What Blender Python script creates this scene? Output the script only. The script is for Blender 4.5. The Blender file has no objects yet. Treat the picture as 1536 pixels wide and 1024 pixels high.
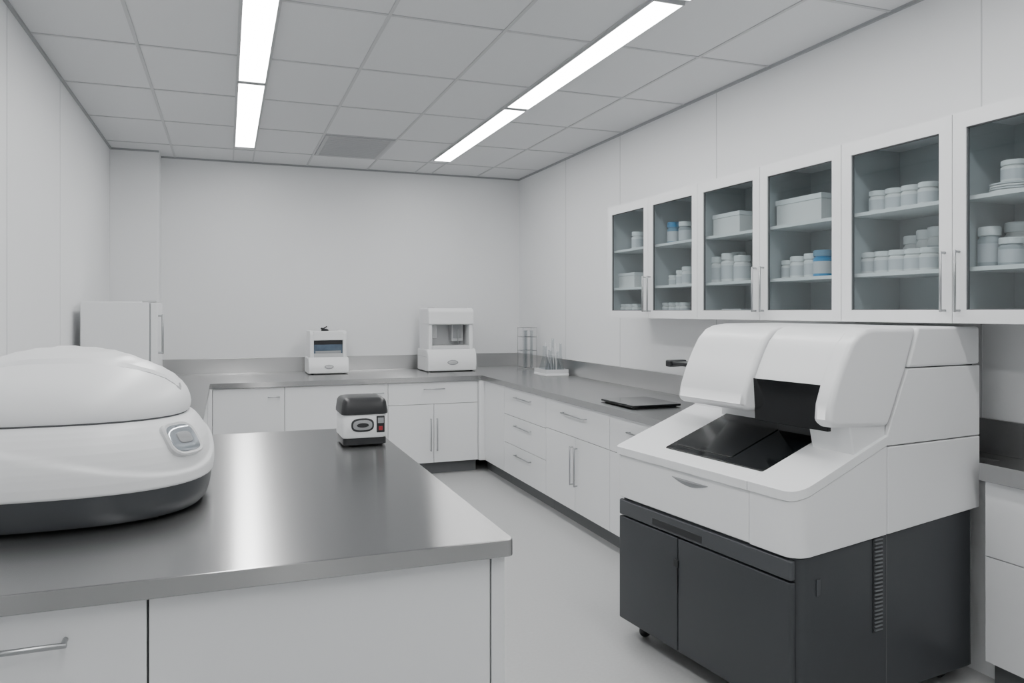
import bpy, bmesh, math, random
from mathutils import Vector, Matrix
random.seed(7)
SC = bpy.context.scene
COL = SC.collection
pi = math.pi

# ------------------------------------------------------------------ materials
def mat(name, col, rough=0.5, metal=0.0, noise=0.0, nscale=20, bump=0.0, bscale=60, spec=0.5,
        stretch=None, coat=0.0, emis=None, rvar=0.0, aniso=0.0):
    m = bpy.data.materials.new(name); m.use_nodes = True
    nt = m.node_tree; b = nt.nodes["Principled BSDF"]
    b.inputs["Base Color"].default_value = (*col, 1)
    b.inputs["Roughness"].default_value = rough
    b.inputs["Metallic"].default_value = metal
    b.inputs["Specular IOR Level"].default_value = spec
    if coat: 
        b.inputs["Coat Weight"].default_value = coat
        b.inputs["Coat Roughness"].default_value = 0.08
    if emis:
        b.inputs["Emission Color"].default_value = (*emis[0], 1)
        b.inputs["Emission Strength"].default_value = emis[1]
    if aniso:
        b.inputs["Anisotropic"].default_value = aniso
        tg = nt.nodes.new("ShaderNodeTangent"); tg.direction_type='UV_MAP'; tg.uv_map="UVMap"
        nt.links.new(tg.outputs[0], b.inputs["Tangent"])
    tc = nt.nodes.new("ShaderNodeTexCoord")
    mp = nt.nodes.new("ShaderNodeMapping")
    nt.links.new(tc.outputs["Object"], mp.inputs["Vector"])
    if stretch: mp.inputs["Scale"].default_value = stretch
    n = nt.nodes.new("ShaderNodeTexNoise"); n.inputs["Scale"].default_value = nscale
    n.inputs["Detail"].default_value = 4
    nt.links.new(mp.outputs["Vector"], n.inputs["Vector"])
    if noise > 0:
        mx = nt.nodes.new("ShaderNodeMix"); mx.data_type = 'RGBA'
        lo = tuple(max(0, c*(1-noise)) for c in col); hi = tuple(min(1, c*(1+noise)) for c in col)
        mx.inputs["A"].default_value = (*lo, 1); mx.inputs["B"].default_value = (*hi, 1)
        nt.links.new(n.outputs["Fac"], mx.inputs["Factor"])
        nt.links.new(mx.outputs["Result"], b.inputs["Base Color"])
    if rvar > 0:
        mr = nt.nodes.new("ShaderNodeMapRange")
        mr.inputs["To Min"].default_value = rough-rvar; mr.inputs["To Max"].default_value = rough+rvar
        nt.links.new(n.outputs["Fac"], mr.inputs["Value"])
        nt.links.new(mr.outputs["Result"], b.inputs["Roughness"])
    if bump > 0:
        n2 = nt.nodes.new("ShaderNodeTexNoise"); n2.inputs["Scale"].default_value = bscale
        n2.inputs["Detail"].default_value = 3
        nt.links.new(mp.outputs["Vector"], n2.inputs["Vector"])
        bp = nt.nodes.new("ShaderNodeBump"); bp.inputs["Strength"].default_value = bump
        bp.inputs["Distance"].default_value = 0.002
        nt.links.new(n2.outputs["Fac"], bp.inputs["Height"])
        nt.links.new(bp.outputs["Normal"], b.inputs["Normal"])
    return m

def glassmat(name, tint, base=0.05, edge=0.35, rough=0.02):
    m = bpy.data.materials.new(name); m.use_nodes = True
    nt = m.node_tree; nt.nodes.clear()
    o = nt.nodes.new("ShaderNodeOutputMaterial")
    tr = nt.nodes.new("ShaderNodeBsdfTransparent"); tr.inputs[0].default_value = (*tint, 1)
    gl = nt.nodes.new("ShaderNodeBsdfGlossy"); gl.inputs["Roughness"].default_value = rough
    lw = nt.nodes.new("ShaderNodeLayerWeight"); lw.inputs[0].default_value=.5
    pw = nt.nodes.new("ShaderNodeMath"); pw.operation='POWER'; pw.inputs[1].default_value=4
    ma = nt.nodes.new("ShaderNodeMath"); ma.operation='MULTIPLY_ADD'
    ma.inputs[1].default_value=edge; ma.inputs[2].default_value=base; ma.use_clamp=True
    nt.links.new(lw.outputs["Facing"], pw.inputs[0]); nt.links.new(pw.outputs[0], ma.inputs[0])
    mx = nt.nodes.new("ShaderNodeMixShader")
    nt.links.new(ma.outputs[0], mx.inputs[0]); nt.links.new(tr.outputs[0], mx.inputs[1])
    nt.links.new(gl.outputs[0], mx.inputs[2]); nt.links.new(mx.outputs[0], o.inputs[0])
    return m

M_WALL = mat("wall_paint", (.82,.83,.84), .45, noise=.012, nscale=3, bump=.03, bscale=150)
M_CEIL = mat("ceiling_tile", (.70,.71,.72), .85, noise=.02, nscale=90, bump=.15, bscale=220)
M_GRID = mat("ceiling_tbar", (.52,.53,.54), .5)
M_GRIDD = mat("ceiling_shadow_gap", (.36,.37,.38), .6)
M_VENT = mat("vent_grey", (.47,.48,.49), .6, noise=.03, nscale=60)
M_FLOOR = mat("vinyl_floor", (.45,.455,.455), .33, noise=.10, nscale=70, bump=.02, bscale=200, rvar=.05)
M_CAB = mat("cabinet_laminate", (.80,.81,.82), .35, noise=.008, nscale=5)
M_SEAM = mat("seam_dark", (.12,.125,.13), .7)
M_WSEAM = mat("wall_seam", (.58,.59,.60), .6)
M_KICK = mat("kick_grey", (.13,.135,.14), .5)
M_STEEL = mat("brushed_steel", (.45,.45,.45), .235, metal=1, noise=.05, nscale=4, stretch=(1,30,1), aniso=1.0)
M_STEELE = mat("steel_edge", (.58,.58,.58), .28, metal=1, noise=.03, nscale=3)
M_HANDLE = mat("handle_steel", (.42,.43,.44), .3, metal=1)
M_PLA = mat("device_white", (.82,.83,.84), .32, noise=.006, nscale=4)
M_PLA2 = mat("device_offwhite", (.66,.67,.68), .4)
M_DARK = mat("device_charcoal", (.043,.047,.052), .42, noise=.04, nscale=8)
M_DARK2 = mat("device_charcoal_light", (.062,.067,.073), .4)
M_LOUV = mat("louvre_grey", (.15,.16,.17), .4)
M_BLACK = mat("black_gloss", (.006,.007,.008), .12, spec=.35)
M_BLK2 = mat("black_satin", (.018,.019,.021), .35)
M_GREY = mat("mid_grey", (.30,.31,.32), .45)
M_LGREY = mat("light_grey", (.50,.51,.52), .45)
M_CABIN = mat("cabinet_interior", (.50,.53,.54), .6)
M_SHELF = mat("shelf_white", (.75,.77,.77), .4)
M_JAR = mat("jar_white", (.78,.78,.77), .4)
M_JARG = mat("jar_grey", (.38,.41,.43), .3)
M_LABEL = mat("jar_label", (.58,.60,.62), .6)
M_BLUE = mat("blue_plastic", (.03,.26,.52), .3)
M_BLUE2 = mat("blue_grey_plastic", (.16,.30,.42), .35)
M_SCREEN = mat("screen_blue", (.09,.13,.18), .12, noise=.4, nscale=12)
M_RED = mat("red_led", (.35,.03,.04), .3)
M_GLASS = glassmat("cabinet_glass", (.74,.795,.81), .07, .35)
M_LABG = glassmat("lab_glass", (.84,.86,.87), .08, .5)
M_LENS = mat("badge_lens", (.45,.49,.53), .08, metal=.6, coat=.5)
M_EMIT = mat("led_diffuser", (.9,.9,.9), .5, emis=((1,.995,.985), 22))

# ------------------------------------------------------------------ helpers
def empty(name, loc=(0,0,0), rz=0):
    e = bpy.data.objects.new(name, None); e.location = loc; e.rotation_euler = (0,0,rz)
    e.empty_display_size = .1
    COL.objects.link(e); return e

def finish(name, me, mats, parent=None, bevel=0, seg=2, smooth=True, angle=35, loc=None):
    if not isinstance(mats, (list,tuple)): mats = [mats]
    for m in mats: me.materials.append(m)
    if mats[0] is M_STEEL:
        uv=me.uv_layers.new(name="UVMap")
        for lp in me.loops:
            co=me.vertices[lp.vertex_index].co; uv.data[lp.index].uv=(co.y+.37*co.z,co.x+.13*co.z)
    o = bpy.data.objects.new(name, me); COL.objects.link(o)
    if parent: o.parent = parent
    if loc: o.location = loc
    if smooth:
        for p in me.polygons: p.use_smooth = True
    if bevel > 0:
        b = o.modifiers.new("bevel", 'BEVEL'); b.width = bevel; b.segments = seg
        b.limit_method = 'ANGLE'; b.angle_limit = math.radians(30); b.harden_normals = True
        b.use_clamp_overlap = True
    elif smooth:
        try:
            me.set_sharp_from_angle(angle=math.radians(angle))
        except Exception: pass
    return o

def pydata(verts, faces, fix=True):
    me = bpy.data.meshes.new("m"); me.from_pydata(verts, [], faces); 
    if fix:
        bm = bmesh.new(); bm.from_mesh(me); bmesh.ops.recalc_face_normals(bm, faces=bm.faces[:]); bm.to_mesh(me); bm.free()
    me.update(); return me

def box(name, lo, hi, m, parent=None, bevel=.003, seg=2):
    x0,y0,z0 = lo; x1,y1,z1 = hi
    v = [(x0,y0,z0),(x1,y0,z0),(x1,y1,z0),(x0,y1,z0),(x0,y0,z1),(x1,y0,z1),(x1,y1,z1),(x0,y1,z1)]
    f = [(0,3,2,1),(4,5,6,7),(0,1,5,4),(1,2,6,5),(2,3,7,6),(3,0,4,7)]
    return finish(name, pydata(v,f,False), m, parent, bevel, seg)

def boxes(name, lst, m, parent=None, bevel=0):
    v=[];f=[]
    for lo,hi in lst:
        x0,y0,z0 = lo; x1,y1,z1 = hi; k=len(v)
        v += [(x0,y0,z0),(x1,y0,z0),(x1,y1,z0),(x0,y1,z0),(x0,y0,z1),(x1,y0,z1),(x1,y1,z1),(x0,y1,z1)]
        f += [tuple(k+i for i in q) for q in [(0,3,2,1),(4,5,6,7),(0,1,5,4),(1,2,6,5),(2,3,7,6),(3,0,4,7)]]
    return finish(name, pydata(v,f,False), m, parent, bevel, 2, smooth=bevel>0)

def prism(name, poly, y0, y1, m, parent=None, bevel=.01, seg=3):
    n=len(poly)
    v=[(x,y0,z) for x,z in poly]+[(x,y1,z) for x,z in poly]
    f=[tuple(range(n)), tuple(range(2*n-1,n-1,-1))]+[(i,(i+1)%n,n+(i+1)%n,n+i) for i in range(n)]
    return finish(name, pydata(v,f), m, parent, bevel, seg)

def plan(name, poly, zb, zt, m, parent=None, bevel=.004, seg=2):
    fb = zb if callable(zb) else (lambda x,y: zb)
    ft = zt if callable(zt) else (lambda x,y: zt)
    n=len(poly)
    v=[(x,y,fb(x,y)) for x,y in poly]+[(x,y,ft(x,y)) for x,y in poly]
    f=[tuple(range(n)), tuple(range(2*n-1,n-1,-1))]+[(i,(i+1)%n,n+(i+1)%n,n+i) for i in range(n)]
    return finish(name, pydata(v,f), m, parent, bevel, seg)

def rrect(x0,y0,x1,y1,r, seg=6):
    if not isinstance(r,(list,tuple)): r=[r]*4
    out=[]
    for (cx,cy,a0,rr,sx,sy) in [(x0,y0,180,r[0],1,1),(x1,y0,270,r[1],-1,1),(x1,y1,0,r[2],-1,-1),(x0,y1,90,r[3],1,-1)]:
        if rr<=0: out.append((cx,cy)); continue
        for i in range(seg+1):
            a=math.radians(a0+90*i/seg)
            out.append((cx+sx*rr+rr*math.cos(a), cy+sy*rr+rr*math.sin(a)))
    return out

def rings(name, rs, mats, parent=None, cap0=True, cap1=True, midx=None, angle=35, loc=None, bevel=0):
    n=len(rs[0]); v=[p for r in rs for p in r]; f=[]; mi=[]
    for k in range(len(rs)-1):
        for i in range(n):
            j=(i+1)%n
            f.append((k*n+i,k*n+j,(k+1)*n+j,(k+1)*n+i)); mi.append(midx[k] if midx else 0)
    if cap0: f.append(tuple(range(n-1,-1,-1))); mi.append(midx[0] if midx else 0)
    if cap1: f.append(tuple(range((len(rs)-1)*n,len(rs)*n))); mi.append(midx[-1] if midx else 0)
    me=pydata(v,f,False)
    for p,k in zip(me.polygons,mi): p.material_index=k
    return finish(name, me, mats, parent, bevel, angle=angle, loc=loc)

def lathe_data(prof, c, seg=20):
    return [[(c[0]+r*math.cos(2*pi*i/seg), c[1]+r*math.sin(2*pi*i/seg), c[2]+z) for i in range(seg)] for r,z in prof]

def lathe(name, prof, c, mats, parent=None, midx=None, seg=20, cap0=True, cap1=True):
    return rings(name, lathe_data(prof,c,seg), mats, parent, cap0, cap1, midx)

def rod(name, p0, p1, r, m, parent=None, seg=12, bev=True):
    p0=Vector(p0);p1=Vector(p1);d=(p1-p0).normalized()
    u=d.orthogonal().normalized();w=d.cross(u)
    def ring(p,rr): return [tuple(p+rr*(math.cos(2*pi*i/seg)*u+math.sin(2*pi*i/seg)*w)) for i in range(seg)]
    rs=[ring(p0,r*.7),ring(p0+d*r*.3,r),ring(p1-d*r*.3,r),ring(p1,r*.7)]
    return rings(name, rs, m, parent, angle=60)

def handle(name, p0, p1, out, m, parent, r=.005):
    p0=Vector(p0);p1=Vector(p1);o=Vector(out); d=(p1-p0).normalized()
    rod(name+"_bar", p0+o, p1+o, r, m, parent)
    a=p0+d*r*1.2; b=p1-d*r*1.2
    rod(name+"_post_a", a, a+o, r*.9, m, parent); rod(name+"_post_b", b, b+o, r*.9, m, parent)

# ------------------------------------------------------------------ dimensions
XL, XR, YB, YF, ZC = -.98, 3.05, 7.945, -2.2, 2.968
CT = .90

# ------------------------------------------------------------------ room shell
box("floor", (XL-.1,YF-.1,-.1),(XR+.1,YB+.1,0), M_FLOOR, bevel=0)
box("ceiling", (XL-.1,YF-.1,ZC),(XR+.1,YB+.1,ZC+.1), M_CEIL, bevel=0)
box("wall_left", (XL-.1,YF-.1,0),(XL,YB+.1,ZC), M_WALL, bevel=0)
box("wall_right", (XR,YF-.1,0),(XR+.1,YB+.1,ZC), M_WALL, bevel=0)
box("wall_back", (XL,YB,0),(XR,YB+.1,ZC), M_WALL, bevel=0)
box("wall_front", (XL,YF-.1,0),(XR,YF,ZC), M_WALL, bevel=0)
box("wall_column", (XL,7.68,0),(-.58,YB,ZC), M_WALL, bevel=.002)
tn=0
def trim(lo,hi,m=None):
    global tn; tn+=1
    boxes("trim_%d"%tn, [(lo,hi)], m or M_WSEAM)
for y in (-.7,.53,1.77,3.0,4.25,5.49): trim((XL,y-.003,0.0),(XL+.0015,y+.003,ZC))
for y in (6.7,5.62,4.29,2.385,1.1,-.2): trim((XR-.0015,y-.003,0),(XR,y+.003,ZC))
trim((XL,YF,ZC-.016),(XL+.015,7.68,ZC),M_GRIDD); trim((XR-.015,YF,ZC-.016),(XR,YB,ZC),M_GRIDD)
trim((-.58,YB-.015,ZC-.016),(XR-.015,YB,ZC),M_GRIDD); trim((XL+.015,7.665,ZC-.016),(-.58,7.68,ZC),M_GRIDD)
gx=[-.46,.757,1.363,2.55]; gy=[7.36-.9*i for i in range(0,11)]
l=[((x-.009,YF,ZC-.005),(x+.009,YB,ZC)) for x in gx]
l+=[((XL,y-.009,ZC-.0045),(XR,y+.009,ZC)) for y in gy if y>YF]
for xc in (.15,1.95):
    l+=[((xc-.096,YF,ZC-.005),(xc-.084,YB,ZC)),((xc+.084,YF,ZC-.005),(xc+.096,YB,ZC))]
boxes("ceiling_grid", l, M_GRID)
e=empty("ceiling_vent",(1.06,6.91,ZC))
boxes("vent_plate",[((-.29,-.435,-.012),(.29,.435,-.001))],M_VENT,e)
boxes("vent_slots",[((-.26,-.40+.04*i,-.016),(.26,-.385+.04*i,-.012)) for i in range(20)],M_VENT,e)

for xc in (.15,1.95):
    for k in range(4):
        y1=7.17-2.05*k; y0=y1-2.01
        e=empty("ceiling_light",(xc,(y0+y1)/2,ZC))
        h=(y1-y0)/2
        boxes("housing",[((-.085,-h,-.018),(-.078,h,0)),((.078,-h,-.018),(.085,h,0)),((-.078,-h,-.018),(.078,-h+.012,0)),((-.078,h-.012,-.018),(.078,h,0))],M_LGREY,e)
        boxes("diffuser",[((-.077,-h+.013,-.016),(.077,h-.013,-.004))],M_EMIT,e)

# ------------------------------------------------------------------ countertops
SP=.145
e=empty("stainless_countertop")   # back run
plan("top",[(-.13,6.823),(3.046,6.823),(3.046,7.942),(-.577,7.942),(-.577,7.677),(-.13,7.677)],CT-.045,CT,M_STEEL,e,.0)
e=empty("stainless_countertop")   # right run
plan("top",[(2.245,3.4),(3.046,3.4),(3.046,6.823),(2.245,6.823)],CT-.045,CT,M_STEEL,e,.0)
e=empty("stainless_countertop")   # left run
plan("top",[(-.975,4.002),(-.13,4.002),(-.13,7.677),(-.975,7.677)],CT-.045,CT,M_STEEL,e,.0)
e=empty("stainless_countertop")
plan("top",[(2.80,-1.9),(3.046,-1.9),(3.046,2.2),(2.80,2.2)],CT-.07,CT,M_STEEL,e,.002)
e=empty("stainless_countertop")
plan("top",[(2.915,2.2),(3.046,2.2),(3.046,3.395),(2.915,3.395)],CT-.07,CT,M_STEEL,e,.0)
box("support_panel",(2.935,2.2,0),(3.04,3.39,CT-.07),M_CAB,e,.0)
boxes("backsplash_back",[((-.562,7.925,CT),(3.046,7.942,CT+SP))],M_STEELE,None,.002)
boxes("backsplash_right",[((3.030,-1.9,CT),(3.046,7.925,CT+SP))],M_STEELE,None,.002)
boxes("backsplash_left",[((-.977,4.002,CT),(-.961,7.66,CT+SP))],M_STEELE,None,.002)
boxes("backsplash_column",[((-.977,7.66,CT),(-.562,7.677,CT+SP)),((-.577,7.677,CT),(-.562,7.942,CT+SP))],M_STEELE,None,.002)

# ------------------------------------------------------------------ base cabinets
ZT=CT-.047; ZK=.11
def front(name, axis, c, a0,a1,z0,z1,e,th=.018,g=.002):
    a0+=g;a1-=g;z0+=g;z1-=g
    if axis=='x': box(name,(c-th,a0,z0),(c,a1,z1),M_CAB,e,.0015)
    elif axis=='x+': box(name,(c,a0,z0),(c+th,a1,z1),M_CAB,e,.0015)
    else: box(name,(a0,c-th,z0),(a1,c,z1),M_CAB,e,.0015)
def hh(name,axis,c,am,z,e,L=.13):
    if axis=='x': handle(name,(c-.016,am-L/2,z),(c-.016,am+L/2,z),(-.026,0,0),M_HANDLE,e)
    else: handle(name,(am-L/2,c-.016,z),(am+L/2,c-.016,z),(0,-.026,0),M_HANDLE,e)
def vh(name,axis,c,a,z0,z1,e):
    if axis=='x': handle(name,(c-.016,a,z0),(c-.016,a,z1),(-.026,0,0),M_HANDLE,e)
    else: handle(name,(a,c-.016,z0),(a,c-.016,z1),(0,-.026,0),M_HANDLE,e)

C=2.283
def unit_r(y0,y1,kind):
    e=empty("base_cabinet",(0,0,0))
    box("carcass",(C,y0+.001,ZK),(3.04,y1-.001,ZT),M_SEAM,e,0)
    box("kick_plate",(C+.05,y0+.001,0),(C+.07,y1-.001,ZK),M_KICK,e,0)
    if kind=='drawers':
        for i,(a,b) in enumerate([(.615,ZT),(.372,.615),(ZK,.372)]):
            front("drawer_%d"%(i+1),'x',C,y0,y1,a,b,e); hh("handle_%d"%(i+1),'x',C,(y0+y1)/2,b-.07,e,.34)
    elif kind=='doors':
        front("drawer",'x',C,y0,y1,.625,ZT,e); hh("drawer_handle",'x',C,(y0+y1)/2,.775,e,.38)
        m=(y0+y1)/2
        front("door_a",'x',C,y0,m,ZK,.625,e); front("door_b",'x',C,m,y1,ZK,.625,e)
        vh("door_handle_a",'x',C,m-.035,.29,.56,e); vh("door_handle_b",'x',C,m+.035,.29,.56,e)
    else:
        front("filler",'x',C,y0,y1,ZK,ZT,e)
unit_r(6.27,6.80,'fill'); unit_r(5.34,6.27,'drawers'); unit_r(4.31,5.34,'doors'); unit_r(3.42,4.31,'doors')
C2=6.861
def unit_b(x0,x1,kind):
    e=empty("base_cabinet")
    box("carcass",(x0+.001,C2,ZK),(x1-.001,7.93 if x0>-.5 else 7.6,ZT),M_SEAM,e,0)
    box("kick_plate",(x0+.001,C2+.05,0),(x1-.001,C2+.07,ZK),M_KICK,e,0)
    if kind=='doors':
        front("drawer",'y',C2,x0,x1,.65,ZT,e); hh("drawer_handle",'y',C2,(x0+x1)/2,.79,e,.2)
        m=(x0+x1)/2
        front("door_a",'y',C2,x0,m,ZK,.65,e); front("door_b",'y',C2,m,x1,ZK,.65,e)
        vh("door_handle_a",'y',C2,m-.03,.22,.52,e); vh("door_handle_b",'y',C2,m+.03,.22,.52,e)
    elif kind=='single':
        front("door",'y',C2,x0,x1,ZK,ZT,e); hh("door_handle",'y',C2,x1-.09,.77,e,.10)
    else: front("filler",'y',C2,x0,x1,ZK,ZT,e)
unit_b(-.11,.467,'single'); unit_b(.467,1.361,'single'); unit_b(1.361,2.21,'doors')
e=empty("base_cabinet"); box("corner_post",(2.212,6.803,ZK),(3.04,7.93,ZT),M_CAB,e,.002); box("kick_plate",(2.333,6.803,0),(2.36,6.93,ZK),M_KICK,e,0)
e=empty("base_cabinet")
box("carcass",(-.97,4.01,ZK),(-.165,7.6,ZT),M_SEAM,e,0)
box("kick_plate",(-.24,4.01,0),(-.22,6.9,ZK),M_KICK,e,0)
for i in range(3):
    front("door_%d"%(i+1),'x+',-.165,4.01+.93*i,4.01+.93*(i+1),ZK,ZT,e)
box("corner_filler",(-.147,6.80,ZK),(-.112,7.6,ZT),M_CAB,e,.002)

e=empty("base_cabinet")
box("carcass",(2.843,-1.9,ZK),(3.04,2.195,CT-.072),M_SEAM,e,0)
box("kick_plate",(2.88,-1.9,0),(2.90,2.195,ZK),M_KICK,e,0)
for i in range(4):
    y1=2.195-1.02*i; y0=y1-1.02
    front("upper_drawer_%d"%(i+1),'x',2.843,y0,y1,.53,CT-.072,e)
    front("lower_drawer_%d"%(i+1),'x',2.843,y0,y1,ZK,.53,e)

# ------------------------------------------------------------------ island
e=empty("island_counter")
plan("worktop",rrect(-.975,1.891,.712,3.998,(0,.018,.018,0)),CT-.046,CT,M_STEEL,e,.003)
box("carcass",(-.97,1.945,ZK),(.695,3.95,ZT),M_SEAM,e,0)
box("kick_plate",(-.97,1.99,0),(.66,3.90,ZK),M_KICK,e,0)
box("panel_left",(-.968,1.925,ZK),(-.171,1.944,ZT),M_CAB,e,.0015)
box("panel_front",(-.166,1.925,ZK),(.655,1.944,ZT),M_CAB,e,.0015)
box("corner_post",(.660,1.925,ZK),(.697,3.95,ZT),M_CAB,e,.0015)
handle("pull",(-.64,1.927,.777),(-.325,1.927,.777),(0,-.035,0),M_HANDLE,e,.0065)

# ------------------------------------------------------------------ glass front cabinets
Z0,Z1=1.452,2.284; XF=2.70; DW=.5855; YS=5.165
def glass_door(e,k,ya,yb,hside):
    g=.002; ya-=g; yb+=g; z0=Z0+g; z1=Z1-g; fs=.058; ft=.062
    x0,x1=XF,XF+.02
    prs=[((x0,yb,z0),(x1,yb+fs,z1)),((x0,ya-fs,z0),(x1,ya,z1)),((x0,yb+fs,z0),(x1,ya-fs,z0+.052)),((x0,yb+fs,z1-ft),(x1,ya-fs,z1))]
    boxes("door_%d_frame"%k,prs,M_CAB,e,0)
    boxes("door_%d_gasket"%k,[((x0+.004,yb+fs,z0+.052),(x1-.004,yb+fs+.004,z1-ft)),((x0+.004,ya-fs-.004,z0+.052),(x1-.004,ya-fs,z1-ft)),((x0+.004,yb+fs,z0+.052),(x1-.004,ya-fs,z0+.056)),((x0+.004,yb+fs,z1-ft-.004),(x1-.004,ya-fs,z1-ft))],M_SEAM,e,0)
    xg=x0+.01; a,b,c,d=yb+fs+.003,ya-fs-.003,z0+.055,z1-ft-.003
    finish("door_%d_glass"%k,pydata([(xg,a,c),(xg,b,c),(xg,b,d),(xg,a,d)],[(0,3,2,1)],False),M_GLASS,e,0,smooth=False)
    yh = yb+.03 if hside=='near' else ya-.03
    handle("door_%d_handle"%k,(x0+.002,yh,Z0+.045),(x0+.002,yh,Z0+.29),(-.028,0,0),M_HANDLE,e,.0055)
SH=[1.675,1.955]
for c in range(4):
    ya=YS-2*DW*c; yb=ya-2*DW
    e=empty("glass_front_cabinet")
    t=.018
    xi=XF+.022; xb=XR-.003
    boxes("carcass_outer",[((xi,ya-t,Z0),(xb,ya-.001,Z1)),((xi,yb+.001,Z0),(xb,yb+t,Z1)),((xi,yb+t,Z0),(xb,ya-t,Z0+t)),((xi,yb+t,Z1-t),(xb,ya-t,Z1))],M_CAB,e,0)
    boxes("door_shadow_gap",[((xi-.003,y-.004,Z0+.003),(xi-.0005,y+.004,Z1-.003)) for y in ((ya+yb)/2,yb+.004)],M_SEAM,e,0)
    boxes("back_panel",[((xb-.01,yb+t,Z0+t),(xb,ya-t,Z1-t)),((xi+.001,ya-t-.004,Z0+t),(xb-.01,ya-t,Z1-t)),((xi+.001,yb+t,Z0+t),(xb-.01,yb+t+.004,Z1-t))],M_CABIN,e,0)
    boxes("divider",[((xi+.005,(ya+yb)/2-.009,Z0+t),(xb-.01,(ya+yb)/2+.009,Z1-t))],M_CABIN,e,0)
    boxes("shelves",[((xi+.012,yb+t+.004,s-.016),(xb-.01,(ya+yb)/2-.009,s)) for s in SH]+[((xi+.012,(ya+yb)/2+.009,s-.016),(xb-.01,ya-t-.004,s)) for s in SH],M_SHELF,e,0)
    glass_door(e,1,ya,(ya+yb)/2,'near'); glass_door(e,2,(ya+yb)/2,yb,'far')

def jar(e,k,x,y,z,r,h,m=None,lid=None):
    m=m or M_JAR; lid=lid or M_SHELF
    prof=[(r*.93,0),(r,h*.03),(r,h*.12),(r*1.005,h*.121),(r*1.005,h*.58),(r,h*.581),(r,h*.68),(r*.84,h*.74),(r*.84,h*.775),(r*.98,h*.78),(r*.98,h*.97),(r*.9,h)]
    lathe("jar_%d"%k,prof,(x,y,z),[m,M_LABEL,lid],e,midx=[0,0,0,1,0,0,0,0,2,2,2],seg=18)
def jars(lst,x,z,name="storage_jars",m=None,lid=None):
    e=empty(name); 
    for k,(y,r,h,*dz) in enumerate(lst):
        jar(e,k+1,x+(random.uniform(-.008,.008)),y,z+(dz[0] if dz else 0),r,h,m,lid)
def cbox(y0,y1,z,h,x0=2.78,x1=2.96):
    e=empty("storage_box"); 
    box("carton",(x0,y0,z),(x1,y1,z+h*.84),M_JAR,e,.003); box("lid",(x0-.004,y0-.004,z+h*.8),(x1+.004,y1+.004,z+h),M_SHELF,e,.003)
def Yp(px,x=2.84):
    d=1225*x/(px-340); return (d-x*.3494)/.937
ZB=Z0+.018
jars([(Yp(957),.045,.13)],2.84,SH[1]); cbox(Yp(962),Yp(938),SH[0],.11)
jars([(Yp(p),.038,.085) for p in (932,941,950,959)],2.82,ZB)
jars([(Yp(1009),.045,.15),(Yp(998,2.95),.045,.12)],2.85,SH[1],"blue_bottles",M_BLUE2,M_BLUE)
jars([(Yp(1026),.045,.14)],2.85,SH[1],"storage_jars",M_JARG)
jars([(Yp(1010),.035,.07),(Yp(1020),.035,.10),(Yp(1030),.035,.12)],2.85,SH[0])
jars([(Yp(p),.036,.09) for p in (1004,1013,1022,1031)],2.83,ZB)
cbox(Yp(1122),Yp(1082),SH[1],.13)
jars([(Yp(p),.05,h) for p,h in ((1077,.16),(1094,.175),(1112,.155))],2.84,SH[0])
jars([(Yp(1084,2.95),.045,.20),(Yp(1106,2.95),.045,.19)],2.96,SH[0])
cbox(Yp(1124),Yp(1096),ZB,.045)
cbox(Yp(1246),Yp(1178),SH[1],.14,2.78,3.0)
jars([(Yp(p),.042,h) for p,h in ((1182,.10),(1199,.115),(1217,.125))],2.84,SH[0])
jars([(Yp(1236),.05,.135)],2.84,SH[0],"blue_bottles",M_BLUE,M_BLUE2)
def dishes(y,z,n,x=2.84,r=.07):
    e=empty("petri_dish_stack")
    for i in range(n):
        lathe("dish_%d"%(i+1),[(r*.9,0),(r,.003),(r,.008),(r*.95,.009)],(x+random.uniform(-.004,.004),y,z+i*.0095),M_LABEL if i%2 else M_JAR,e,seg=24)
dishes(Yp(1205),ZB,4)
jars([(Yp(p),.043,.10) for p in (1322,1345,1369,1396)],2.83,SH[1])
jars([(Yp(p),.042,.10) for p in (1308,1330,1352,1375,1397)],2.83,SH[0])
jars([(Yp(p,2.93),.045,h) for p,h in ((1366,.17),(1386,.19),(1402,.20))],2.95,SH[0])
dishes(Yp(1522),SH[1],4,2.84,.085); jars([(Yp(1522),.045,.085,.04)],2.84,SH[1])
jars([(Yp(1484),.042,.16),(Yp(1506,2.8),.045,.11)],2.84,SH[0],"storage_jars",M_JARG)
jars([(Yp(1526,2.95),.05,.18),(Yp(1550,2.9),.05,.18),(Yp(1528,2.8),.045,.10)],2.95,SH[0])
dishes(Yp(1500),ZB,4,2.84,.085)
jars([(y,.045,.12) for y in (.75,.9,1.05,1.3,1.45)],2.86,SH[0])
cbox(.8,1.1,SH[1],.14)

# ------------------------------------------------------------------ large analyser
ax=empty("laboratory_analyzer",(1.84,2.12,0),math.radians(7))
W=1.07
zb=lambda x,y: .642+.065*x/1.0
def desk(x): return .868+.357*max(x,0)
plan("base_cabinet_body",rrect(.016,.012,1.0,1.055,(.05,.02,.02,.03)),.07,lambda x,y: zb(x,y)-.004,M_DARK,ax,.006,2)
plan("base_door_near",rrect(-.004,.03,.02,.628,(.012,0,0,.004)),.085,.555,M_DARK,ax,.004)
plan("base_door_far",rrect(-.004,.634,.02,1.05,(.004,0,0,.012)),.085,.555,M_DARK,ax,.004)
plan("base_upper_rail",rrect(-.004,.03,.02,1.05,(.012,0,0,.012)),.562,.632,M_DARK2,ax,.006)
box("door_recess_pull",(-.0055,.48,.572),(.0,.80,.602),M_BLK2,ax,.002)
box("door_latch",(-.010,.622,.435),(.0,.652,.465),M_BLK2,ax,.002)
rod("latch_stem",(-.006,.631,.33),(-.006,.631,.44),.003,M_BLK2,ax)
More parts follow.
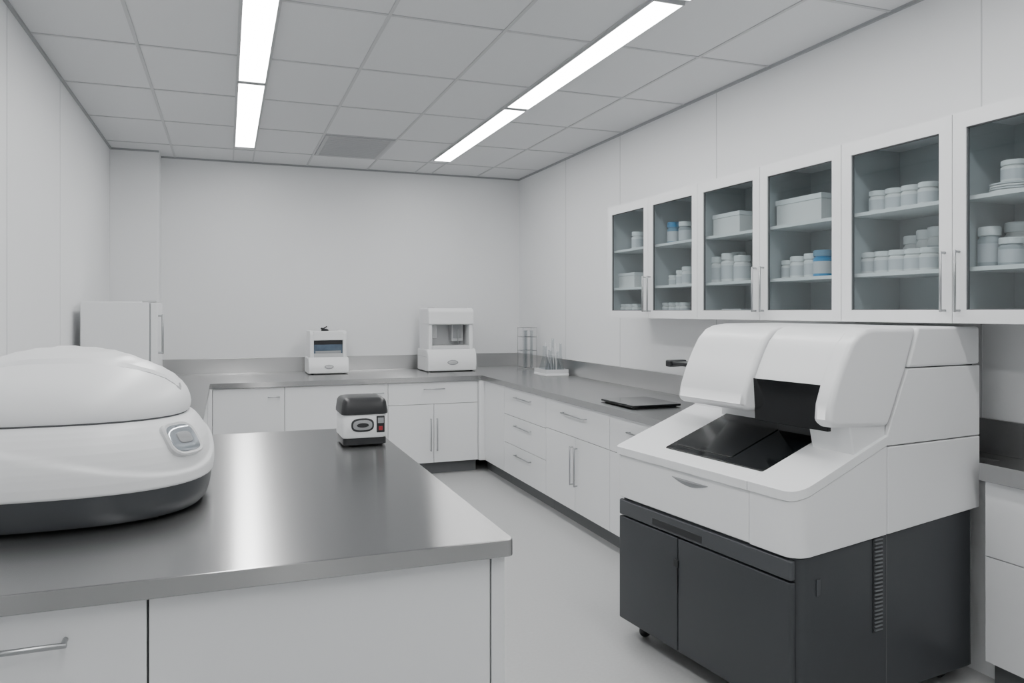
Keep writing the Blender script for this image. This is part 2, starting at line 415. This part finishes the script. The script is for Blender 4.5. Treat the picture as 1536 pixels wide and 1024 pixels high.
boxes("vent_frame",[((.396,.0085,.315),(.448,.012,.675))],M_BLK2,ax)
boxes("vent_louvres",[((.402,.003,.322+.0145*i),(.442,.010,.3275+.0145*i)) for i in range(24)],M_LOUV,ax)
boxes("side_seams",[((.470,.0105,.075),(.473,.0125,.672)),((.985,.0105,.075),(.987,.0125,.70))],M_SEAM,ax)
box("side_catch",(.10,.006,.50),(.118,.012,.56),M_DARK2,ax,.002)
for i,(cx,cy) in enumerate([(.09,.10),(.09,.97),(.92,.10),(.92,.97)]):
    rod("caster_wheel_%d"%i,(cx-.0,cy-.015,.032),(cx,cy+.015,.032),.032,M_BLK2,ax,20)
    box("caster_fork_%d"%i,(cx-.022,cy-.024,.035),(cx+.022,cy+.024,.072),M_BLK2,ax,.004)
plan("front_panel_body",rrect(0,.229,.46,W,(0,0,0,.03)),lambda x,y:zb(x,y),lambda x,y:desk(x)-.03,M_PLA,ax,.006,3)
plan("corner_body",rrect(-.004,0,.46,.225,(.065,0,0,.004),8),lambda x,y:zb(x,y),lambda x,y:desk(x)-.03,M_PLA,ax,.006,3)
plan("corner_core",rrect(.004,.20,.45,.25,0),lambda x,y:zb(x,y)+.01,lambda x,y:desk(x)-.025,M_SEAM,ax,0)
plan("desk_shell",rrect(-.012,-.003,.465,.227,(.075,0,0,.002),8),lambda x,y:desk(x)-.028,lambda x,y:desk(x)+.006,M_PLA,ax,.010,3)
plan("desk_shell_wide",rrect(-.012,.230,.465,W+.003,(.002,0,0,.03),8),lambda x,y:desk(x)-.028,lambda x,y:desk(x)+.006,M_PLA,ax,.010,3)
v=[];n_=16
for i in range(n_+1):
    s=.45+.22*i/n_; q=math.sin(pi*i/n_)
    v+=[(-.0015,s,.808),(-.016*q-.0015,s,.806),(-.0015,s,.806-.022*q)]
f=[(3*i+k,3*i+3+k,3*i+4+k,3*i+1+k) for i in range(n_) for k in (0,1)]
finish("drawer_pull",pydata(v,f),M_GREY,ax,0)
plan("work_surface_glass",rrect(.065,.225,.455,.80,.012),lambda x,y:desk(x)+.001,lambda x,y:desk(x)+.012,M_BLACK,ax,.003)
plan("sample_tray",rrect(.10,.43,.37,.77,.01),lambda x,y:desk(x)+.010,lambda x,y:desk(x)+.0155,M_BLACK,ax,.002)
box("tower_core",(.60,.02,.72),(1.01,1.05,1.42),M_SEAM,ax,0)
box("tower_core_low",(.47,.02,.70),(.60,1.05,1.03),M_SEAM,ax,0)
prism("tower_lower",[(.465,.671),(.465,.996),(1.03,.996),(1.03,.708)],0,W,M_PLA,ax,.005)
prism("tower_middle",[(.465,1.0),(.465,1.045),(.579,1.283),(1.03,1.283),(1.03,1.0)],0,W,M_PLA,ax,.005)
prism("tower_upper",[(.581,1.287),(.642,1.44),(1.03,1.44),(1.03,1.287)],0,W,M_PLA,ax,.012)
UP=[(.195,1.24),(.235,1.32),(.272,1.38),(.315,1.42),(.36,1.437),(.40,1.441),(.634,1.441),(.572,1.284)]
def ups(d): return [(a+d if a<.41 else a,b) for a,b in UP]
prism("hood_far",[(.470,1.085),(.185,1.098),(.165,1.108),(.160,1.125),(.170,1.17)]+ups(0),.425,.83,M_PLA,ax,.018,4)
prism("hood_middle",[(.222,1.218),(.216,1.225)]+ups(.026)+[(.545,1.218)],.078,.421,M_PLA,ax,.004,3)
prism("hood_near",[(.470,1.072),(.182,1.086),(.160,1.096),(.152,1.115),(.158,1.17)]+ups(-.010),-.003,.074,M_PLA,ax,.026,6)
prism("hood_window",[(.216,1.23),(.228,1.06),(.246,1.06),(.246,1.23)],.070,.428,M_BLACK,ax,.002)
prism("hood_recess",[(.36,.99),(.36,1.24),(.47,1.24),(.47,1.03)],.19,.43,M_BLK2,ax,.0)
prism("hood_side_support",[(.30,.96),(.27,1.09),(.468,1.09),(.468,1.03)],.012,.20,M_PLA,ax,.006)
prism("hood_neck",[(.42,1.01),(.42,1.10),(.48,1.10),(.48,1.02)],.43,.83,M_PLA,ax,.004)
box("side_arm",(.27,.825,1.243),(.35,1.03,1.262),M_BLK2,ax,.004)
box("side_arm_tip",(.26,1.0,1.236),(.36,1.04,1.268),M_BLK2,ax,.006)

# ------------------------------------------------------------------ big centrifuge
cc=empty("large_benchtop_centrifuge",(-.46,2.68,CT))
A,B,N=.42,.36,2.6
def se(s,z,n=N,seg=96,A=A,B=B,oy=0):
    r=[]
    for i in range(seg):
        a=2*pi*i/seg; c=math.cos(a); q=math.sin(a)
        r.append((s*A*math.copysign(abs(c)**(2/n),c), s*B*math.copysign(abs(q)**(2/n),q)+oy, z))
    return r
rings("base_shell",[se(s,z) for s,z in [(.86,.010),(.92,.013),(.955,.028),(.975,.055),(.985,.085),(.985,.098)]],M_DARK,cc)
bodyp=[(.975,.096),(.992,.1),(1.0,.105),(1.006,.13),(1.004,.155),(1.0,.17),(.990,.19),(.975,.212),(.95,.235),(.92,.255),(.89,.270),(.865,.279),(.845,.285),(.80,.286)]
def body_ring(s,z):
    out=[]
    for (x,y,zz) in se(s,z,seg=144):
        a=math.atan2(y/B,x/A)
        zc=.135+.115*(.5-.5*math.cos(2*(a+math.radians(40))))
        k=1-.022/(1+math.exp(-(z-zc)/.0025)) if z>.11 else 1
        out.append((x*k,y*k,zz))
    return out
dens=[]
for (s0,z0),(s1,z1) in zip(bodyp[:-1],bodyp[1:]):
    n_=max(1,int((z1-z0)/.002))
    for i in range(n_): dens.append((s0+(s1-s0)*i/n_, z0+(z1-z0)*i/n_))
dens.append(bodyp[-1])
rings("body_shell",[body_ring(s,z) for s,z in dens],M_PLA,cc,angle=75)
lidp=[(.80,.2905),(.826,.291),(.834,.297),(.838,.31),(.830,.33),(.81,.352),(.775,.374),(.72,.396),(.645,.415),(.55,.434),(.43,.455),(.32,.470),(.2,.480),(.06,.486)]
def lidn(z): return 2.6-.5*max(0,(z-.33))/.16
rings("lid",[se(s,z,lidn(z)) for s,z in lidp],M_PLA,cc,angle=75)
rings("lid_seam",[se(.812,.27),se(.816,.292)],M_SEAM,cc)
def lidz(x,y):
    def inside(s,z):
        n=lidn(z); return (abs(x)/(A*s))**n+(abs(y)/(B*s))**n
    for k in range(len(lidp)-1,0,-1):
        s1,z1=lidp[k]; s0,z0=lidp[k-1]
        v1=inside(s1,z1); v0=inside(s0,z0)
        if v1<=1: return z1
        if v0<=1:
            f=(v1-1)/(v1-v0+1e-9); return z1+(z0-z1)*f
    return .29
def spine(name,widen,h,m):
    v=[];f=[];NX,NY=60,12
    for i in range(NX+1):
        x=(-.325-widen)+(.65+2*widen)*i/NX; wd=.11*(1-.6*(abs(x)/.325)**1.5)+widen
        for j in range(NY+1):
            y=-.06+wd*(2*j/NY-1); ed=0 if j in(0,NY) or i in (0,NX) else h
            v.append((x,y,lidz(x,y)+ed-.001))
    for i in range(NX):
        for j in range(NY):
            a=i*(NY+1)+j; f.append((a,a+NY+1,a+NY+2,a+1))
    finish(name,pydata(v,f),m,cc,0,angle=25)
spine("lid_spine",0,.010,M_PLA); spine("lid_spine_groove",.006,.0035,M_GREY)
def frame_on(a_deg,s,z,ds):
    c=math.cos(math.radians(a_deg)); q=math.sin(math.radians(a_deg))
    p=Vector((s*A*math.copysign(abs(c)**(2/N),c), s*B*math.copysign(abs(q)**(2/N),q), z))
    n=Vector((math.copysign(abs(c)**(2-2/N),c)/A, math.copysign(abs(q)**(2-2/N),q)/B,0)).normalized()
    n=(n+Vector((0,0,ds))).normalized(); return p,n
p,n=frame_on(-35,.930,.224,.55)
up=(Vector((0,0,1))-n*n.z).normalized(); rt=up.cross(n)*1.0
def oval(off,w,h,k=3.4,seg=40):
    out=[]
    for i in range(seg):
        a=2*pi*i/seg; c=math.cos(a); q=math.sin(a)
        out.append(tuple(p+n*off+rt*w*math.copysign(abs(c)**(2/k),c)+up*h*math.copysign(abs(q)**(2/k),q)+rt*-.25*h*q))
    return out
rings("latch_bezel",[oval(-.03,.064,.054),oval(.006,.064,.054),oval(.010,.060,.050),oval(.008,.054,.044)],M_PLA2,cc)
rings("latch_lens",[oval(-.01,.053,.043),oval(.009,.053,.043),oval(.013,.044,.035),oval(.012,.03,.02)],M_LENS,cc)
rings("latch_core",[oval(.009,.030,.020),oval(.015,.027,.017),oval(.016,.016,.009)],M_GREY,cc)
for i,(fx,fy) in enumerate([(-.25,-.22),(.25,-.22),(.25,.22),(-.25,.22)]):
    lathe("foot_%d"%i,[(.022,0),(.024,.004),(.02,.022)],(fx,fy,0),M_BLK2,cc)

# ------------------------------------------------------------------ mini centrifuge
mc=empty("mini_centrifuge",(.575,3.51,CT))
w=.100; dd=.11
def rr(z,ins,r,fy=0): return [(x,y,z) for x,y in rrect(-w+ins,-dd+ins+fy,w-ins,dd-ins,r)]
rings("base",[rr(.006,.012,.02),rr(.012,.004,.02),rr(.036,.004,.02),rr(.042,.01,.02)],M_BLK2,mc)
rings("body",[rr(.04,.006,.022),rr(.046,.0,.025),rr(.10,.0,.025),rr(.140,.003,.025),rr(.147,.008,.025)],M_PLA,mc,angle=50)
rings("lid",[rr(.142,.006,.025),rr(.146,-.003,.027),rr(.158,-.003,.027),rr(.196,.002,.027,.002),rr(.207,.007,.027,.004),rr(.214,.016,.025,.006),rr(.217,.032,.02,.008)],M_BLK2,mc,angle=50)
def fdisc(name,cx,cz,a,b,y0,y1,m,par,k=2.0,seg=36):
    def o(y,s): 
        r=[]
        for i in range(seg):
            t=-2*pi*i/seg; c=math.cos(t); q=math.sin(t)
            r.append((cx+s*a*math.copysign(abs(c)**(2/k),c),y,cz+s*b*math.copysign(abs(q)**(2/k),q)))
        return r
    rs=[o(y0,1),o(y1+.001,1),o(y1,.93)]
    v=[p for r in rs for p in r]; nseg=seg; f=[]
    for kk in range(2):
        for i in range(seg):
            j=(i+1)%seg; f.append((kk*seg+i,kk*seg+j,(kk+1)*seg+j,(kk+1)*seg+i))
    f.append(tuple(range(2*seg,3*seg))); f.append(tuple(range(seg-1,-1,-1)))
    finish(name,pydata(v,f),m,par)
fdisc("display_bezel",-.012,.098,.050,.030,-.10,-.1145,M_BLK2,mc,2.8)
fdisc("display",-.012,.098,.042,.022,-.11,-.117,M_GREY,mc,2.8)
fdisc("badge",-.012,.098,.026,.010,-.116,-.1185,M_BLK2,mc,2)
box("side_screen",(.050,-.1135,.062),(.086,-.10,.136),M_BLK2,mc,.003)
box("side_screen_display",(.055,-.115,.104),(.081,-.11,.128),M_GREY,mc,.001)
box("side_screen_led",(.059,-.115,.072),(.076,-.11,.090),M_RED,mc,.001)
for i,(fx,fy) in enumerate([(-.07,-.08),(.07,-.08),(.07,.08),(-.07,.08)]):
    lathe("foot_%d"%i,[(.010,0),(.012,.003),(.010,.01)],(fx,fy,0),M_BLK2,mc)

# ------------------------------------------------------------------ back counter devices
def xprism(name,poly,x0,x1,m,parent,bevel=.006,seg=3):
    n=len(poly); v=[(x0,y,z) for y,z in poly]+[(x1,y,z) for y,z in poly]
    f=[tuple(range(n)), tuple(range(2*n-1,n-1,-1))]+[(i,(i+1)%n,n+(i+1)%n,n+i) for i in range(n)]
    return finish(name,pydata(v,f),m,parent,bevel,seg)
d1=empty("compact_analyzer",(.91,7.45,CT))
plan("base",rrect(-.19,-.01,.19,.34,.02),.008,.16,M_PLA,d1,.012,3)
xprism("base_nose",[(-.035,.012),(-.045,.06),(-.03,.13),(.0,.165),(.05,.165),(.05,.012)],-.188,.188,M_PLA,d1,.012)
xprism("side_left",[(.0,.16),(.0,.39),(.025,.415),(.33,.415),(.33,.16)],-.172,-.135,M_PLA,d1,.008)
xprism("side_right",[(.0,.16),(.0,.39),(.025,.415),(.33,.415),(.33,.16)],.135,.172,M_PLA,d1,.008)
box("top_cover",(-.14,-.0,.325),(.14,.33,.412),M_PLA,d1,.008)
box("rear_panel",(-.136,.20,.16),(.136,.33,.33),M_PLA2,d1,.002)
box("window",(-.134,.02,.195),(.134,.03,.325),M_SCREEN,d1,.002)
box("window_shade",(-.134,.017,.285),(.134,.021,.325),M_BLK2,d1,.001)
box("window_sill",(-.136,.005,.16),(.136,.06,.20),M_LGREY,d1,.004)
box("inner_stage",(-.12,.012,.20),(.12,.02,.225),M_GREY,d1,.002)
fdisc("badge_ring",.0,.075,.042,.020,-.035,-.049,M_GREY,d1); fdisc("badge",.0,.075,.033,.013,-.04,-.051,M_LGREY,d1)
lathe("top_cap",[(.035,0),(.038,.006),(.03,.016),(.012,.022)],(-.02,.12,.413),M_BLK2,d1)
rod("top_lever",(-.05,.10,.428),(-.0,.12,.455),.006,M_BLK2,d1); lathe("lever_knob",[(.005,0),(.013,.006),(.013,.014),(.005,.02)],(-.05,.10,.425),M_BLK2,d1)
for i,(fx,fy) in enumerate([(-.15,.02),(.15,.02),(.15,.3),(-.15,.3)]): lathe("foot_%d"%i,[(.014,0),(.014,.012)],(fx,fy,0),M_BLK2,d1)

d2=empty("sample_analyzer",(2.10,7.36,CT))
plan("base",rrect(-.255,.0,.255,.39,.02),.008,.225,M_PLA,d2,.014,3)
xprism("base_nose",[(-.035,.012),(-.05,.08),(-.035,.175),(.0,.228),(.06,.228),(.06,.012)],-.25,.25,M_PLA,d2,.014)
xprism("side_left",[(.0,.22),(.0,.60),(.025,.63),(.38,.63),(.38,.22)],-.235,-.195,M_PLA,d2,.008)
xprism("side_right",[(.0,.22),(.0,.60),(.025,.63),(.38,.63),(.38,.22)],.185,.225,M_PLA,d2,.008)
xprism("top_cover",[(-.02,.47),(-.02,.60),(.015,.632),(.38,.632),(.38,.47)],-.238,.228,M_PLA,d2,.012)
box("top_plate",(-.16,.05,.63),(.18,.34,.640),M_PLA2,d2,.003)
box("rear_panel",(-.196,.22,.22),(.186,.38,.50),M_PLA2,d2,.002)
box("stage",(-.196,.0,.225),(.186,.22,.262),M_PLA2,d2,.005)
box("carriage",(.03,.10,.30),(.15,.22,.50),M_LGREY,d2,.006)
box("carriage_window",(.045,.092,.33),(.135,.101,.48),M_GREY,d2,.003)
box("side_port",(-.195,.07,.33),(-.13,.22,.50),M_LGREY,d2,.004)
rod("probe",(.09,.08,.27),(.09,.08,.42),.005,M_HANDLE,d2)
fdisc("badge_ring",.0,.095,.055,.024,-.04,-.052,M_GREY,d2); fdisc("badge",.0,.095,.045,.017,-.04,-.054,M_LGREY,d2)
boxes("base_seam",[((-.252,-.001,.15),(-.2555,.36,.153))],M_LGREY,d2)
for i,(fx,fy) in enumerate([(-.21,.02),(.21,.02),(.21,.34),(-.21,.34)]): lathe("foot_%d"%i,[(.016,0),(.016,.012)],(fx,fy,0),M_BLK2,d2)

# ------------------------------------------------------------------ counter refrigerator
fr=empty("countertop_refrigerator",(-.93,5.88,CT))
box("body",(0,0,.02),(.425,.42,.668),M_CAB,fr,.006)
box("door",(.432,-.002,.03),(.478,.422,.662),M_CAB,fr,.008)
box("hinge_cover",(.38,.0,.662),(.47,.04,.676),M_LGREY,fr,.003)
box("gasket",(.425,.005,.035),(.432,.415,.658),M_GREY,fr,0)
handle("door_handle",(.476,.05,.30),(.476,.05,.58),(.03,0,0),M_HANDLE,fr,.008)
box("plinth",(.01,.01,0),(.42,.41,.022),M_GREY,fr,.002)

# ------------------------------------------------------------------ glassware
ws=empty("wire_test_tube_stand",(2.90,7.33,CT))
for i,(x,y) in enumerate([(-.075,-.075),(.075,-.075),(.075,.075),(-.075,.075)]):
    rod("leg_%d"%i,(x,y,0),(x,y,.44),.0035,M_HANDLE,ws,8)
for k,z in enumerate((.02,.20,.34,.435)):
    pts=[(-.075,-.075),(.075,-.075),(.075,.075),(-.075,.075)]
    for i in range(4):
        a=pts[i];b=pts[(i+1)%4]; rod("hoop_%d_%d"%(k,i),(a[0],a[1],z),(b[0],b[1],z),.003,M_HANDLE,ws,8)
for i,(x,y) in enumerate([(-.035,-.03),(.035,-.03),(0,.035)]):
    lathe("tube_%d"%i,[(.005,.022),(.016,.035),(.016,.40),(.02,.405)],(x,y,0),M_LABG,ws,seg=14,cap1=False)
fl=empty("glassware_rack",(2.88,6.66,CT))
plan("tray",rrect(-.12,-.155,.12,.155,.02),.0,.022,M_PLA,fl,.005)
boxes("tray_rim",[((-.115,-.145,.022),(-.107,.145,.06)),((.107,-.145,.022),(.115,.145,.06)),((-.107,-.145,.022),(.107,-.137,.06)),((-.107,.137,.022),(.107,.145,.06))],M_PLA2,fl,.002)
for i,(x,y,r,h) in enumerate([(-.05,-.085,.05,.24),(-.05,.04,.06,.27),(.05,-.02,.045,.22),(.055,.09,.04,.34),(.05,-.10,.035,.30)]):
    lathe("flask_%d"%i,[(r*.9,.023),(r,.03),(r,.05),(r*.35,h*.65),(r*.3,h-.01),(r*.38,h)],(x,y,0),M_LABG,fl,seg=20,cap1=False)
for i in range(5):
    y=-.12+.06*i; rod("peg_%d"%i,(-.0,y,.02),(-.01,y,.30-.04*(i%2)),.004,M_PLA2,fl,8)
rod("peg_rail",(-.005,-.13,.19),(-.005,.13,.19),.004,M_PLA2,fl,8)

pd=empty("black_balance_plate",(2.52,4.35,CT))
plan("plate",rrect(-.19,-.22,.16,.22,.02),.008,.022,M_BLACK,pd,.004)
plan("under_frame",rrect(-.17,-.20,.14,.20,.02),.0,.010,M_BLK2,pd,.002)

# ------------------------------------------------------------------ camera + world
cam=bpy.data.cameras.new("camera"); co=bpy.data.objects.new("camera",cam); COL.objects.link(co)
co.location=(0,0,1.5); co.rotation_euler=(math.radians(90),0,-math.atan(428/1148))
cam.sensor_fit='HORIZONTAL'; cam.sensor_width=36; cam.lens=36*1148/1536
cam.shift_y=-45/1536; cam.clip_start=.02
SC.camera=co
wd=bpy.data.worlds.new("world"); SC.world=wd; wd.use_nodes=True
wd.node_tree.nodes["Background"].inputs[0].default_value=(.8,.85,.9,1)
wd.node_tree.nodes["Background"].inputs[1].default_value=.3
